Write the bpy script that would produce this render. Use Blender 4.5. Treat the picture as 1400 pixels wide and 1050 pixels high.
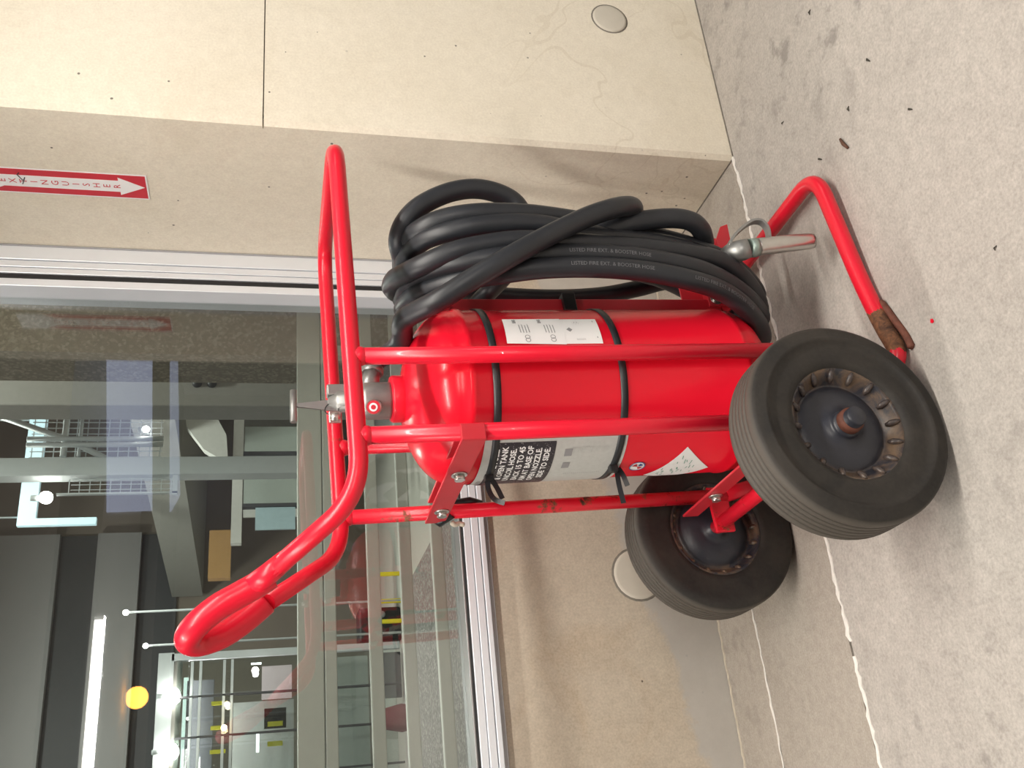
import bpy, bmesh, math, random
from mathutils import Vector, Matrix
random.seed(7)
R = math.radians
scene = bpy.context.scene
for o in list(bpy.data.objects): bpy.data.objects.remove(o)
C = scene.collection

# ------------------------------------------------------------------ camera
CAM_H = 1.238
yaw, pit, rol, FPX = R(25.673), R(14.235), R(0.639), 1301.7
cam = bpy.data.cameras.new('camera'); cam_o = bpy.data.objects.new('camera', cam); C.objects.link(cam_o)
r0 = Vector((math.cos(yaw), -math.sin(yaw), 0)); f0 = Vector((math.sin(yaw), math.cos(yaw), 0)); up = Vector((0, 0, 1))
fw = f0*math.cos(pit) - up*math.sin(pit); u1 = up*math.cos(pit) + f0*math.sin(pit)
rr = r0*math.cos(rol) + u1*math.sin(rol); uu = u1*math.cos(rol) - r0*math.sin(rol)
# the phone was held on its side: world "up" points to the left edge of the picture
m3 = Matrix((-uu, rr, -fw)).transposed()
cam_o.matrix_world = Matrix.Translation((0, 0, CAM_H)) @ m3.to_4x4()
cam.sensor_fit = 'HORIZONTAL'; cam.sensor_width = 36; cam.lens = FPX/1400*36; cam.clip_start = .02; cam.clip_end = 200
scene.camera = cam_o

# ------------------------------------------------------------------ world, exposure
w = bpy.data.worlds.new('night_world'); scene.world = w; w.use_nodes = True
w.node_tree.nodes['Background'].inputs[0].default_value = (.80, .76, .70, 1)
w.node_tree.nodes['Background'].inputs[1].default_value = .14
scene.view_settings.view_transform = 'Standard'; scene.view_settings.look = 'None'
scene.view_settings.exposure = 0.08; scene.view_settings.gamma = 1; scene.view_settings.use_curve_mapping = False

def area_light(name, loc, sx, sy, power, col=(1, .945, .865), rot=(0, 0, 0), parent=None):
    l = bpy.data.lights.new(name, 'AREA'); l.shape = 'RECTANGLE'; l.size = sx; l.size_y = sy
    l.energy = power; l.color = col
    o = bpy.data.objects.new(name, l); C.objects.link(o); o.location = loc; o.rotation_euler = rot
    if parent: o.parent = parent
    return o

# ------------------------------------------------------------------ materials
def new_mat(name):
    m = bpy.data.materials.new(name); m.use_nodes = True
    nt = m.node_tree; return m, nt, nt.nodes['Principled BSDF']
def N(nt, t, **k):
    n = nt.nodes.new(t)
    for a, v in k.items(): setattr(n, a, v)
    return n
def mixc(nt, fac, a, b, mode='MIX'):
    n = N(nt, 'ShaderNodeMix', data_type='RGBA', blend_type=mode)
    for i, v in ((0, fac), (6, a), (7, b)):
        if isinstance(v, (int, float)): n.inputs[i].default_value = v
        elif isinstance(v, tuple): n.inputs[i].default_value = (*v, 1) if len(v) == 3 else v
        else: nt.links.new(v, n.inputs[i])
    return n.outputs[2]
def ramp(nt, src, p0, p1, c0=(0, 0, 0, 1), c1=(1, 1, 1, 1)):
    n = N(nt, 'ShaderNodeValToRGB'); e = n.color_ramp.elements
    e[0].position, e[1].position = p0, p1; e[0].color, e[1].color = c0, c1
    nt.links.new(src, n.inputs[0]); return n.outputs[0]
def coords(nt, kind='Object', scale=(1, 1, 1)):
    tc = N(nt, 'ShaderNodeTexCoord'); mp = N(nt, 'ShaderNodeMapping'); mp.inputs['Scale'].default_value = scale
    nt.links.new(tc.outputs[kind], mp.inputs[0]); return mp.outputs[0]
def noise(nt, vec, scale, detail=4, rough=.55, dist=0):
    n = N(nt, 'ShaderNodeTexNoise'); n.inputs['Scale'].default_value = scale; n.inputs['Detail'].default_value = detail
    n.inputs['Roughness'].default_value = rough; n.inputs['Distortion'].default_value = dist
    nt.links.new(vec, n.inputs['Vector']); return n.outputs[0]
def voro(nt, vec, scale, rnd=1):
    n = N(nt, 'ShaderNodeTexVoronoi'); n.inputs['Scale'].default_value = scale; n.inputs['Randomness'].default_value = rnd
    nt.links.new(vec, n.inputs['Vector']); return n
def mth(nt, op, a, b=None, clamp=False):
    n = N(nt, 'ShaderNodeMath', operation=op); n.use_clamp = clamp
    for i, v in ((0, a), (1, b)):
        if v is None: continue
        if isinstance(v, (int, float)): n.inputs[i].default_value = v
        else: nt.links.new(v, n.inputs[i])
    return n.outputs[0]
def bump(nt, b, h, strength=.2, dist=.01):
    n = N(nt, 'ShaderNodeBump'); n.inputs['Strength'].default_value = strength; n.inputs['Distance'].default_value = dist
    nt.links.new(h, n.inputs['Height']); nt.links.new(n.outputs[0], b.inputs['Normal'])

def plain(name, col, rough=.5, metal=0, coat=0, var=.12, vscale=30, spec=.5):
    m, nt, b = new_mat(name)
    v = coords(nt); n = noise(nt, v, vscale, 3)
    dk = tuple(c*(1-var) for c in col); lt = tuple(min(1, c*(1+var)) for c in col)
    nt.links.new(mixc(nt, n, dk, lt), b.inputs['Base Color'])
    b.inputs['Roughness'].default_value = rough; b.inputs['Metallic'].default_value = metal
    b.inputs['Coat Weight'].default_value = coat; b.inputs['Specular IOR Level'].default_value = spec
    return m
def emit(name, col, strength):
    m, nt, b = new_mat(name)
    b.inputs['Base Color'].default_value = (*col, 1); b.inputs['Emission Color'].default_value = (*col, 1)
    b.inputs['Emission Strength'].default_value = strength
    return m

def concrete(name, c1, c2, stain, pits=.0, blot=0.0, stain_amt=.5, scale=1.0, tint=None, fine=.12):
    """cast concrete: cloudy base, fine grain, a few stains and small dark bug holes"""
    m, nt, b = new_mat(name)
    v = coords(nt)
    big = noise(nt, v, 1.6*scale, 6, .6, .3)
    col = mixc(nt, ramp(nt, big, .35, .68), c1, c2)
    st = noise(nt, v, 3.4*scale, 5, .65, 1.2)
    col = mixc(nt, mth(nt, 'MULTIPLY', ramp(nt, st, .52, .75), stain_amt), col, stain)
    g = noise(nt, v, 160*scale, 3, .7)
    col = mixc(nt, fine*2, col, mixc(nt, ramp(nt, g, .3, .7), tuple(x*.55 for x in c1), tuple(min(1, x*1.25) for x in c2)))
    g2 = noise(nt, v, 38*scale, 4, .6)
    col = mixc(nt, fine, col, mixc(nt, ramp(nt, g2, .3, .7), tuple(x*.6 for x in c1), tuple(min(1, x*1.2) for x in c2)))
    if blot:
        bl = noise(nt, v, 11, 4, .65); bm = noise(nt, v, 1.1, 3, .5)
        f = mth(nt, 'MULTIPLY', ramp(nt, bl, .54, .66), ramp(nt, bm, .40, .58))
        col = mixc(nt, mth(nt, 'MULTIPLY', f, blot), col, tuple(x*.45 for x in c1))
    if pits:
        vo = voro(nt, v, 17); vn = noise(nt, v, 2.2, 2)
        hole = mth(nt, 'LESS_THAN', mth(nt, 'ADD', vo.outputs['Distance'], mth(nt, 'MULTIPLY', noise(nt, v, 60, 2), .06)), .085)
        gate = ramp(nt, vn, .60-pits*.26, .66-pits*.26)
        col = mixc(nt, mth(nt, 'MULTIPLY', mth(nt, 'MULTIPLY', hole, gate), .8), col, (.06, .05, .04))
    if tint: col = tint(nt, v, col)
    nt.links.new(col, b.inputs['Base Color'])
    b.inputs['Roughness'].default_value = .8; b.inputs['Specular IOR Level'].default_value = .25
    bump(nt, b, mixc(nt, .4, g2, g), .12, .004)
    return m

def wall_patch(nt, v, col):
    # grey skim coat along the foot of the low wall with a ragged upper edge (rises to the right)
    sep = N(nt, 'ShaderNodeSeparateXYZ'); nt.links.new(v, sep.inputs[0])
    n = noise(nt, v, 6, 8, .72, .6)
    h = mth(nt, 'ADD', mth(nt, 'MULTIPLY', sep.outputs[0], .22), mth(nt, 'ADD', -.02, mth(nt, 'MULTIPLY', n, .20)))
    f = ramp(nt, mth(nt, 'ADD', mth(nt, 'MULTIPLY', mth(nt, 'SUBTRACT', h, sep.outputs[2]), 12), .5), .3, .62)
    grey = mixc(nt, noise(nt, v, 12, 4), (.42, .40, .37), (.56, .54, .51))
    return mixc(nt, mth(nt, 'MULTIPLY', f, .85), col, grey)
def drip(nt, v, col):
    # thin brown drip marks low on the pilaster front
    d = noise(nt, v, 2.6, 2, .45, 1.2)
    line = mth(nt, 'LESS_THAN', mth(nt, 'ABSOLUTE', mth(nt, 'SUBTRACT', d, .52)), .005)
    sep = N(nt, 'ShaderNodeSeparateXYZ'); nt.links.new(v, sep.inputs[0])
    gate = ramp(nt, sep.outputs[2], .45, .75, (1, 1, 1, 1), (0, 0, 0, 1))
    return mixc(nt, mth(nt, 'MULTIPLY', mth(nt, 'MULTIPLY', line, gate), .16), col, (.42, .33, .21))

M = {}
M['pil'] = concrete('pilaster concrete', (.77, .695, .57), (.86, .79, .67), (.62, .53, .39), pits=.5, stain_amt=.28, tint=drip, fine=.10)
M['low'] = concrete('low wall concrete', (.50, .43, .34), (.63, .555, .455), (.46, .35, .235), pits=.2, stain_amt=.8, tint=wall_patch, fine=.14)
M['floor'] = concrete('floor concrete', (.40, .368, .335), (.50, .463, .425), (.31, .28, .245), blot=.6, stain_amt=.22, scale=.9, fine=.22)
M['strip'] = concrete('recess floor concrete', (.36, .32, .275), (.46, .415, .365), (.28, .235, .18), blot=.35, stain_amt=.55, scale=1.3, fine=.2)
M['ceil'] = concrete('ceiling concrete', (.42, .40, .38), (.50, .48, .46), (.36, .34, .32))
M['plug'] = plain('grout plug', (.60, .56, .48), .85, var=.06)
M['caulk_w'] = plain('white caulk', (.80, .77, .72), .7, var=.2, vscale=60)
M['caulk_g'] = plain('grey sealant', (.36, .36, .37), .6)
M['caulk_t'] = plain('tan caulk', (.55, .49, .40), .8, var=.25, vscale=40)
M['crevice'] = plain('dark joint', (.20, .18, .15), .9, var=.5, vscale=50)
M['alu'] = plain('aluminium', (.80, .83, .88), .35, .25, var=.05, vscale=8)
M['alu_d'] = plain('aluminium reveal', (.30, .30, .30), .4, .6, var=.05)
M['gasket'] = plain('black gasket', (.012, .012, .014), .6)
M['red'] = plain('red paint', (.76, .011, .034), .32, var=.07, vscale=6, coat=.12, spec=.4)
M['red_tank'] = plain('tank red enamel', (.78, .009, .028), .24, var=.05, vscale=4, coat=.06, spec=.3)
M['redbr'] = plain('red bracket', (.56, .022, .036), .42, var=.1, vscale=10)
M['hose'] = plain('black rubber hose', (.020, .022, .027), .42, var=.25, vscale=18)
M['tie'] = plain('black nylon', (.015, .016, .018), .35)
M['band'] = plain('black strap', (.022, .024, .028), .4)
M['steel'] = plain('zinc plated steel', (.62, .61, .58), .28, .95, var=.1, vscale=50)
M['cast'] = plain('grey cast alloy', (.33, .33, .32), .42, .7, var=.15, vscale=60)
M['brass'] = plain('green tinged fitting', (.34, .42, .38), .4, .6, var=.2, vscale=60)
M['white'] = plain('white label', (.92, .92, .92), .45, var=.02)
M['paper'] = plain('greyish label', (.52, .53, .51), .5, var=.12, vscale=120)
M['ink'] = plain('black print', (.035, .03, .04), .5)
def worn_ink():
    m, nt, b = new_mat('worn black print'); v = coords(nt); n = noise(nt, v, 260, 2, .6)
    nt.links.new(mixc(nt, ramp(nt, n, .60, .68), (.03, .026, .034), (.30, .29, .30)), b.inputs['Base Color']); b.inputs['Roughness'].default_value = .5; return m
M['worn'] = worn_ink()
M['inkgrey'] = plain('grey print', (.30, .30, .31), .5)
M['hoseink'] = plain('pale print', (.15, .15, .16), .6)
M['green'] = plain('green handwriting', (.12, .33, .25), .6)
M['blue'] = plain('blue print', (.04, .07, .30), .5)
M['redink'] = plain('red print', (.62, .03, .05), .4)
M['wood'] = plain('brown twig', (.11, .05, .03), .8)
M['dirt'] = plain('dark grit', (.05, .045, .035), .9)

def rusty(name, zone=None, amt=.0):
    m, nt, b = new_mat(name); v = coords(nt)
    n = noise(nt, v, 22, 6, .7, .4)
    f = ramp(nt, n, .62-amt, .70-amt)
    if zone:      # zone: (axis, lo, hi) worn to bare rust
        sep = N(nt, 'ShaderNodeSeparateXYZ'); nt.links.new(v, sep.inputs[0])
        a = mth(nt, 'ADD', sep.outputs[zone[0]], mth(nt, 'MULTIPLY', mth(nt, 'SUBTRACT', n, .5), .10))
        band = mth(nt, 'MULTIPLY', mth(nt, 'GREATER_THAN', a, zone[1]), mth(nt, 'LESS_THAN', a, zone[2]))
        if len(zone) > 3:
            band = mth(nt, 'MULTIPLY', band, mth(nt, 'LESS_THAN', sep.outputs[1], zone[3]))
        f = mth(nt, 'MAXIMUM', mth(nt, 'MULTIPLY', f, .8), band)
    rust = mixc(nt, ramp(nt, noise(nt, v, 45, 6, .75, .5), .35, .65), (.045, .020, .012), (.27, .115, .05))
    nt.links.new(mixc(nt, f, (.74, .011, .032), rust), b.inputs['Base Color'])
    nt.links.new(mth(nt, 'ADD', mth(nt, 'MULTIPLY', f, .5), .3), b.inputs['Roughness'])
    bump(nt, b, noise(nt, v, 90, 4), .15, .002)
    return m
M['red_foot'] = rusty('worn red leg', (0, .165, .275, -.2), -.03)
M['red_far'] = rusty('chipped red tube', None, .06)
M['red_some'] = rusty('red tube with few chips', None, -.035)
M['red_axle'] = rusty('dull red axle', None, .0)
M['rustshoe'] = plain('rusted shoe', (.13, .042, .025), .7, var=.7, vscale=70)

def tire_mat():
    m, nt, b = new_mat('dusty tyre rubber'); v = coords(nt)
    n = noise(nt, v, 9, 5, .6, .5); n2 = noise(nt, v, 120, 3)
    col = mixc(nt, ramp(nt, n, .35, .7), (.014, .013, .013), (.040, .034, .029))
    col = mixc(nt, .2, col, mixc(nt, n2, (.01, .01, .01), (.10, .09, .075)))
    sep = N(nt, 'ShaderNodeSeparateXYZ'); nt.links.new(v, sep.inputs[0])
    rad = mth(nt, 'SQRT', mth(nt, 'ADD', mth(nt, 'POWER', sep.outputs[0], 2), mth(nt, 'POWER', sep.outputs[2], 2)))
    col = mixc(nt, mth(nt, 'MULTIPLY', ramp(nt, rad, .1965, .2005), .85), col, (.115, .100, .084))
    nt.links.new(col, b.inputs['Base Color']); b.inputs['Roughness'].default_value = .62
    b.inputs['Specular IOR Level'].default_value = .35
    bump(nt, b, n2, .1, .002); return m
M['tire'] = tire_mat()
def rim_mat():
    m, nt, b = new_mat('dark enamel rim'); v = coords(nt)
    n = noise(nt, v, 20, 6, .7, .5)
    sep = N(nt, 'ShaderNodeSeparateXYZ'); nt.links.new(v, sep.inputs[0])
    rad = mth(nt, 'SQRT', mth(nt, 'ADD', mth(nt, 'POWER', sep.outputs[0], 2), mth(nt, 'POWER', sep.outputs[2], 2)))
    ring = ramp(nt, rad, .084, .094)
    f = mth(nt, 'MULTIPLY', ramp(nt, n, .42, .62), ring)
    col = mixc(nt, mth(nt, 'MULTIPLY', f, .75), mixc(nt, n, (.016, .017, .024), (.040, .042, .055)), (.20, .125, .07))
    nt.links.new(col, b.inputs['Base Color']); b.inputs['Roughness'].default_value = .38
    bump(nt, b, noise(nt, v, 60, 4), .12, .002); return m
M['rim'] = rim_mat()
def aggregate(name, dark, light):
    m, nt, b = new_mat(name); v = coords(nt)
    vo = voro(nt, v, 95); s = N(nt, 'ShaderNodeSeparateColor'); nt.links.new(vo.outputs['Color'], s.inputs[0])
    col = mixc(nt, ramp(nt, s.outputs[0], .55, .95), dark, light)
    col = mixc(nt, .35, col, mixc(nt, noise(nt, v, 30, 4), tuple(x*.6 for x in dark), light))
    nt.links.new(col, b.inputs['Base Color']); b.inputs['Roughness'].default_value = .7
    return m
M['agg_dark'] = aggregate('dark exposed aggregate', (.07, .063, .055), (.34, .32, .29))
M['agg_tan'] = aggregate('tan exposed aggregate', (.20, .165, .12), (.42, .37, .29))
def glass(name, refl, tint):
    m = bpy.data.materials.new(name); m.use_nodes = True; nt = m.node_tree; nt.nodes.clear()
    out = N(nt, 'ShaderNodeOutputMaterial'); t = N(nt, 'ShaderNodeBsdfTransparent'); g = N(nt, 'ShaderNodeBsdfGlossy')
    t.inputs[0].default_value = (*tint, 1); g.inputs['Color'].default_value = (.95, .95, 1, 1); g.inputs['Roughness'].default_value = .012
    lw = N(nt, 'ShaderNodeLayerWeight'); lw.inputs[0].default_value = .25
    f = mth(nt, 'ADD', mth(nt, 'MULTIPLY', lw.outputs['Fresnel'], .8), refl, True)
    mx = N(nt, 'ShaderNodeMixShader'); nt.links.new(f, mx.inputs[0]); nt.links.new(t.outputs[0], mx.inputs[1]); nt.links.new(g.outputs[0], mx.inputs[2])
    nt.links.new(mx.outputs[0], out.inputs[0]); return m
M['pane'] = glass('coated window glass', .07, (.88, .90, .88))
M['pane_in'] = glass('greenish glass', .05, (.86, .91, .90))
M['rail'] = plain('grey green painted rail', (.56, .56, .51), .45, .1, var=.05)
M['pale'] = plain('pale grey steel', (.50, .53, .54), .5, var=.06)
M['ltgrey'] = plain('light grey panel', (.58, .57, .54), .6)
M['midgrey'] = plain('mid grey render', (.26, .25, .23), .7)
M['brownwall'] = plain('brown grey wall', (.20, .165, .135), .8, var=.3, vscale=1.2)
M['dkgrey'] = plain('dark grey panel', (.055, .055, .06), .6)
M['spandrel'] = plain('grey spandrel', (.30, .29, .29), .7, var=.08, vscale=1)
M['timber'] = plain('amber timber panel', (.36, .20, .07), .6, var=.15)
M['yellow'] = plain('yellow paint', (.85, .72, .03), .5)
M['black'] = plain('black rubberised shell', (.012, .012, .013), .5)
M['infloor'] = plain('pale terrazzo floor', (.50, .48, .43), .4, var=.08, vscale=3)
M['pinkwall'] = plain('pale pink panel', (.74, .62, .62), .7)
M['bluepane'] = plain('pale blue panel', (.45, .60, .66), .4)
M['housing'] = plain('white lamp housing', (.7, .7, .68), .5)
M['maroon'] = plain('maroon cloth', (.16, .03, .035), .8)

# ------------------------------------------------------------------ mesh helpers
class MB:
    def __init__(s): s.v = []; s.f = []; s.smooth = []
    def add(s, verts, faces, smooth=False):
        b = len(s.v); s.v += [tuple(p) for p in verts]
        s.f += [tuple(i+b for i in q) for q in faces]; s.smooth += [smooth]*len(faces)
        return s
    def box(s, x0, x1, y0, y1, z0, z1):
        v = [(x, y, z) for z in (z0, z1) for y in (y0, y1) for x in (x0, x1)]
        return s.add(v, [(0, 2, 3, 1), (4, 5, 7, 6), (0, 1, 5, 4), (2, 6, 7, 3), (0, 4, 6, 2), (1, 3, 7, 5)])
    def prism(s, poly, y0, y1, axis='y'):
        n = len(poly); out = []
        for d in (y0, y1):
            for a, b in poly:
                out.append({'y': (a, d, b), 'z': (a, b, d), 'x': (d, a, b)}[axis])
        f = [tuple(range(n)), tuple(range(2*n-1, n-1, -1))]
        f += [(i, i+n, (i+1) % n+n, (i+1) % n) for i in range(n)]
        return s.add(out, f)
    def tube(s, pts, rad, seg=14, closed=False, caps=True):
        pts = [Vector(p) for p in pts]; n = len(pts); rings = []
        rads = rad if isinstance(rad, (list, tuple)) else [rad]*n
        def tan(i):
            if closed: a, b = pts[(i-1) % n], pts[(i+1) % n]
            else: a, b = pts[max(i-1, 0)], pts[min(i+1, n-1)]
            return (b-a).normalized()
        t = tan(0); ref = Vector((0, 0, 1)) if abs(t.z) < .9 else Vector((1, 0, 0))
        nx = (ref - t*ref.dot(t)).normalized(); vs = []
        for i in range(n):
            t = tan(i); nx = (nx - t*nx.dot(t)).normalized(); ny = t.cross(nx)
            for k in range(seg):
                a = 2*math.pi*k/seg; vs.append(pts[i] + (nx*math.cos(a) + ny*math.sin(a))*rads[i])
        f = []
        for i in range(n if closed else n-1):
            j = (i+1) % n
            for k in range(seg):
                l = (k+1) % seg; f.append((i*seg+k, i*seg+l, j*seg+l, j*seg+k))
        s.add(vs, f, True)
        if caps and not closed:
            b = len(s.v)-len(vs)
            s.f += [tuple(b+k for k in reversed(range(seg))), tuple(b+(n-1)*seg+k for k in range(seg))]; s.smooth += [False, False]
        return s
    def lathe(s, prof, axis='z', center=(0, 0, 0), seg=48, smooth=True):
        """prof: list of (radius, height along axis)"""
        c = Vector(center); vs = []
        for rad, h in prof:
            for k in range(seg):
                a = 2*math.pi*k/seg; p, q = rad*math.cos(a), rad*math.sin(a)
                vs.append(c + Vector({'z': (p, q, h), 'y': (p, h, q), 'x': (h, p, q)}[axis]))
        f = []
        for i in range(len(prof)-1):
            for k in range(seg):
                l = (k+1) % seg
                q = (i*seg+k, i*seg+l, (i+1)*seg+l, (i+1)*seg+k)
                f.append(q if axis != 'y' else q[::-1])
        return s.add(vs, f, smooth)
    def cyl(s, a, b, rad, seg=16, r2=None):
        return s.tube([a, Vector(a)*.5+Vector(b)*.5, b], [rad, (rad+(r2 or rad))/2, r2 or rad], seg)
    def sphere(s, c, rad, seg=12, sz=1):
        prof = [(max(1e-4, rad*math.sin(math.pi*i/8)), -rad*sz*math.cos(math.pi*i/8)) for i in range(9)]
        return s.lathe(prof, 'z', c, seg)
    def build(s, name, mat, parent=None, bevel=0, loc=None):
        me = bpy.data.meshes.new(name); me.from_pydata(s.v, [], s.f)
        me.polygons.foreach_set('use_smooth', s.smooth); me.materials.append(M[mat] if isinstance(mat, str) else mat)
        bm = bmesh.new(); bm.from_mesh(me); bmesh.ops.recalc_face_normals(bm, faces=bm.faces); bm.to_mesh(me); bm.free()
        o = bpy.data.objects.new(name, me); C.objects.link(o)
        if parent: o.parent = parent
        if loc: o.location = loc
        if bevel:
            b = o.modifiers.new('bevel', 'BEVEL'); b.width = bevel; b.segments = 2; b.limit_method = 'ANGLE'
        return o
def smooth_path(pts, n=8, closed=False):
    P = [Vector(p) for p in pts]; out = []; m = len(P)
    rng = range(m) if closed else range(m-1)
    for i in rng:
        if closed: a, b, c, d = P[(i-1) % m], P[i], P[(i+1) % m], P[(i+2) % m]
        else: a, b, c, d = P[max(i-1, 0)], P[i], P[i+1], P[min(i+2, m-1)]
        for k in range(n):
            t = k/n
            out.append(.5*((2*b) + (c-a)*t + (2*a-5*b+4*c-d)*t*t + (3*b-a-3*c+d)*t**3))
    if not closed: out.append(P[-1])
    return out
def fillet(pts, rad, n=6):
    """polyline with rounded corners: the bent-tube look"""
    P = [Vector(p) for p in pts]; out = [P[0]]
    for i in range(1, len(P)-1):
        a, b, c = P[i-1], P[i], P[i+1]; r_ = rad[i] if isinstance(rad, dict) and i in rad else (rad if not isinstance(rad, dict) else .05)
        d1, d2 = (a-b), (c-b); l = min(r_, d1.length*.48, d2.length*.48)
        p, q = b+d1.normalized()*l, b+d2.normalized()*l
        for k in range(n+1):
            t = k/n; out.append(p*(1-t)**2 + b*2*t*(1-t) + q*t*t)
    out.append(P[-1]); return out
def empty(name, loc=(0, 0, 0), rot=(0, 0, 0)):
    o = bpy.data.objects.new(name, None); C.objects.link(o); o.location = loc; o.rotation_euler = rot; o.empty_display_size = .1
    return o
def tag(o, label=None, cat=None, group=None, kind=None):
    if label: o['label'] = label
    if cat: o['category'] = cat
    if group: o['group'] = group
    if kind: o['kind'] = kind
    return o
def text_mesh(s, size, align='LEFT', stretch=1.0, bold=0):
    cu = bpy.data.curves.new('t', 'FONT'); cu.body = s; cu.size = size; cu.align_x = align; cu.fill_mode = 'FRONT'; cu.resolution_u = 2; cu.offset = bold
    o = bpy.data.objects.new('t', cu); C.objects.link(o)
    bpy.context.view_layer.update()
    dg = bpy.context.evaluated_depsgraph_get(); me = o.evaluated_get(dg).to_mesh()
    v = [(p.co.x*stretch, p.co.y) for p in me.vertices]; f = [tuple(p.vertices) for p in me.polygons]
    o.evaluated_get(dg).to_mesh_clear(); bpy.data.objects.remove(o); bpy.data.curves.remove(cu)
    return v, f

# ================================================================== THE SETTING
YW, YP, XP = 2.52, 1.90, 1.615          # low wall face, pilaster front, pilaster side
fl = MB().box(-7, 7, -10, YP-.004, -.15, 0).build('floor', 'floor'); tag(fl, kind='structure')
# threshold strips of the recess floor, split by the joints
for nm, y0, y1 in (('strip', YP+.004, 2.303), ('strip', 2.309, YW+.14)):
    o = MB().box(-7, XP+.3, y0, y1, -.15, 0).build('floor_strip', 'strip', fl)
def caulk(name, x0, x1, y, wd, mat, seed, n=120, z=.0025, gaps=()):
    rnd = random.Random(seed); mb = MB(); pv = []
    for i in range(n+1):
        x = x0+(x1-x0)*i/n; j = rnd.uniform(-.35, .35)*wd; h = wd*.5*rnd.uniform(.45, 1.15)
        pv.append((x, y+j-h, y+j+h))
    for i in range(n):
        a, b = pv[i], pv[i+1]
        if any(g0 < a[0] < g1 for g0, g1 in gaps): continue
        mb.add([(a[0], a[1], .0004), (b[0], b[1], .0004), (b[0], b[2], .0004), (a[0], a[2], .0004),
                (a[0], a[1]+.001, z), (b[0], b[1]+.001, z), (b[0], b[2]-.001, z), (a[0], a[2]-.001, z)],
               [(4, 5, 6, 7), (0, 1, 5, 4), (2, 3, 7, 6), (0, 4, 7, 3), (1, 2, 6, 5)])
    o = mb.build(name, mat); tag(o, kind='structure'); return o
caulk('trim_1', -1.0, 1.62, YP-.003, .013, 'caulk_w', 1, 170, gaps=((.255, .285),))
caulk('trim_2', -1.0, XP, 2.306, .0075, 'caulk_w', 2, 170)
caulk('trim_3', -1.0, XP, YW-.006, .010, 'caulk_t', 3, 150, .004)
o = MB().box(XP-.0025, XP+.001, YP+.006, YW, 0, .003).build('trim_4', 'crevice'); tag(o, kind='structure')
o = MB().box(XP+.012, 6.4, YP-.0035, YP+.001, 0, .002).build('trim_5', 'crevice'); tag(o, kind='structure')

# pilaster (two concrete lifts with an open horizontal joint)
wr = MB().box(XP+.03, 6.4, YP+.008, 2.50, .01, 3.15).build('wall_right', 'crevice'); tag(wr, kind='structure')
def lift(z0, z1):
    # front skin with a chamfered vertical edge; the joint shows on the front face only
    MB().prism([(XP+.012, YP), (6.5, YP), (6.5, YP+.02), (XP, YP+.02), (XP, YP+.012)], z0, z1, 'z').build('concrete_lift', 'pil', wr)
lift(0, 1.2610); lift(1.2640, 3.2)
MB().box(XP, 6.5, YP+.02, 2.66, 0, 3.2).build('concrete_core', 'pil', wr)
def grout_plug(parent, x, y, z, rad, nm='grout_plug'):
    pr = [(1e-4, -.004), (rad*.85, -.0045), (rad*.97, -.003), (rad, .002)]
    MB().lathe(pr, 'y', (x, y, z), 28).build(nm, 'plug', parent)
    MB().lathe([(rad*.98, -.0008), (rad*1.07, -.0008), (rad*1.07, .002)], 'y', (x, y, z), 28).build('plug_rim', 'crevice', parent)
grout_plug(wr, 2.096, YP, .293, .052)
wb = MB().box(-7, XP+.001, YW, YW+.15, 0, .650).build('wall_back', 'low'); tag(wb, kind='structure')
grout_plug(wb, .615, YW, .219, .073)

# window: aluminium frame, gaskets, one big pane
win = empty('window_1', (0, 2.488, .655)); tag(win, kind='structure')
def wpart(name, mat, x0, x1, y0, y1, z0, z1, bevel=.002):
    return MB().box(x0, x1, y0-2.488, y1-2.488, z0-.655, z1-.655).build(name, mat, win, bevel)
wpart('sealant', 'caulk_g', -7, XP, 2.500, 2.54, .646, .662)
wpart('sill_lower', 'alu', -7, XP, 2.488, 2.60, .660, .6745)
wpart('sill_face', 'alu', -7, XP, 2.490, 2.60, .6765, .697)
wpart('sill_face', 'alu', -7, 1.56, 2.493, 2.60, .6985, .719)
wpart('sill_gasket', 'gasket', -7, 1.51, 2.496, 2.60, .7195, .7245)
wpart('sill_bead', 'alu_d', -7, 1.50, 2.498, 2.60, .7245, .731)
wpart('jamb_outer', 'alu', 1.567, XP-.004, 2.488, 2.60, .6765, 3.2)
wpart('jamb_sealant', 'caulk_g', XP-.005, XP, 2.484, 2.60, .65, 3.2)
wpart('jamb_face', 'alu', 1.5445, 1.5655, 2.491, 2.60, .6985, 3.2)
wpart('jamb_reveal', 'alu', 1.5250, 1.5430, 2.4925, 2.60, .719, 3.2)
wpart('jamb_gasket', 'gasket', 1.508, 1.524, 2.4960, 2.60, .719, 3.2)
wpart('jamb_bead', 'alu', 1.484, 1.508, 2.4935, 2.60, .7245, 3.2)
wpart('pane', 'pane', -7, 1.49, 2.556, 2.562, .728, 3.2, 0)

# garage ceiling behind and above the camera: precast strips with deep dark bays between
ce = MB().box(-7, 7, -10, 2.66, 3.2, 3.35).build('ceiling', 'ceil'); tag(ce, kind='structure')
for y0, y1 in ((-1.6, 2.50), (-5.7, -3.3), (-10, -7.6)):
    MB().box(-7, 7, y0, y1, 2.62, 3.2).build('precast_strip', 'ceil', ce)
o = MB().box(-7, 7, -10.2, -10, -.15, 3.35).build('wall_front', 'ceil'); tag(o, kind='structure')

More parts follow.
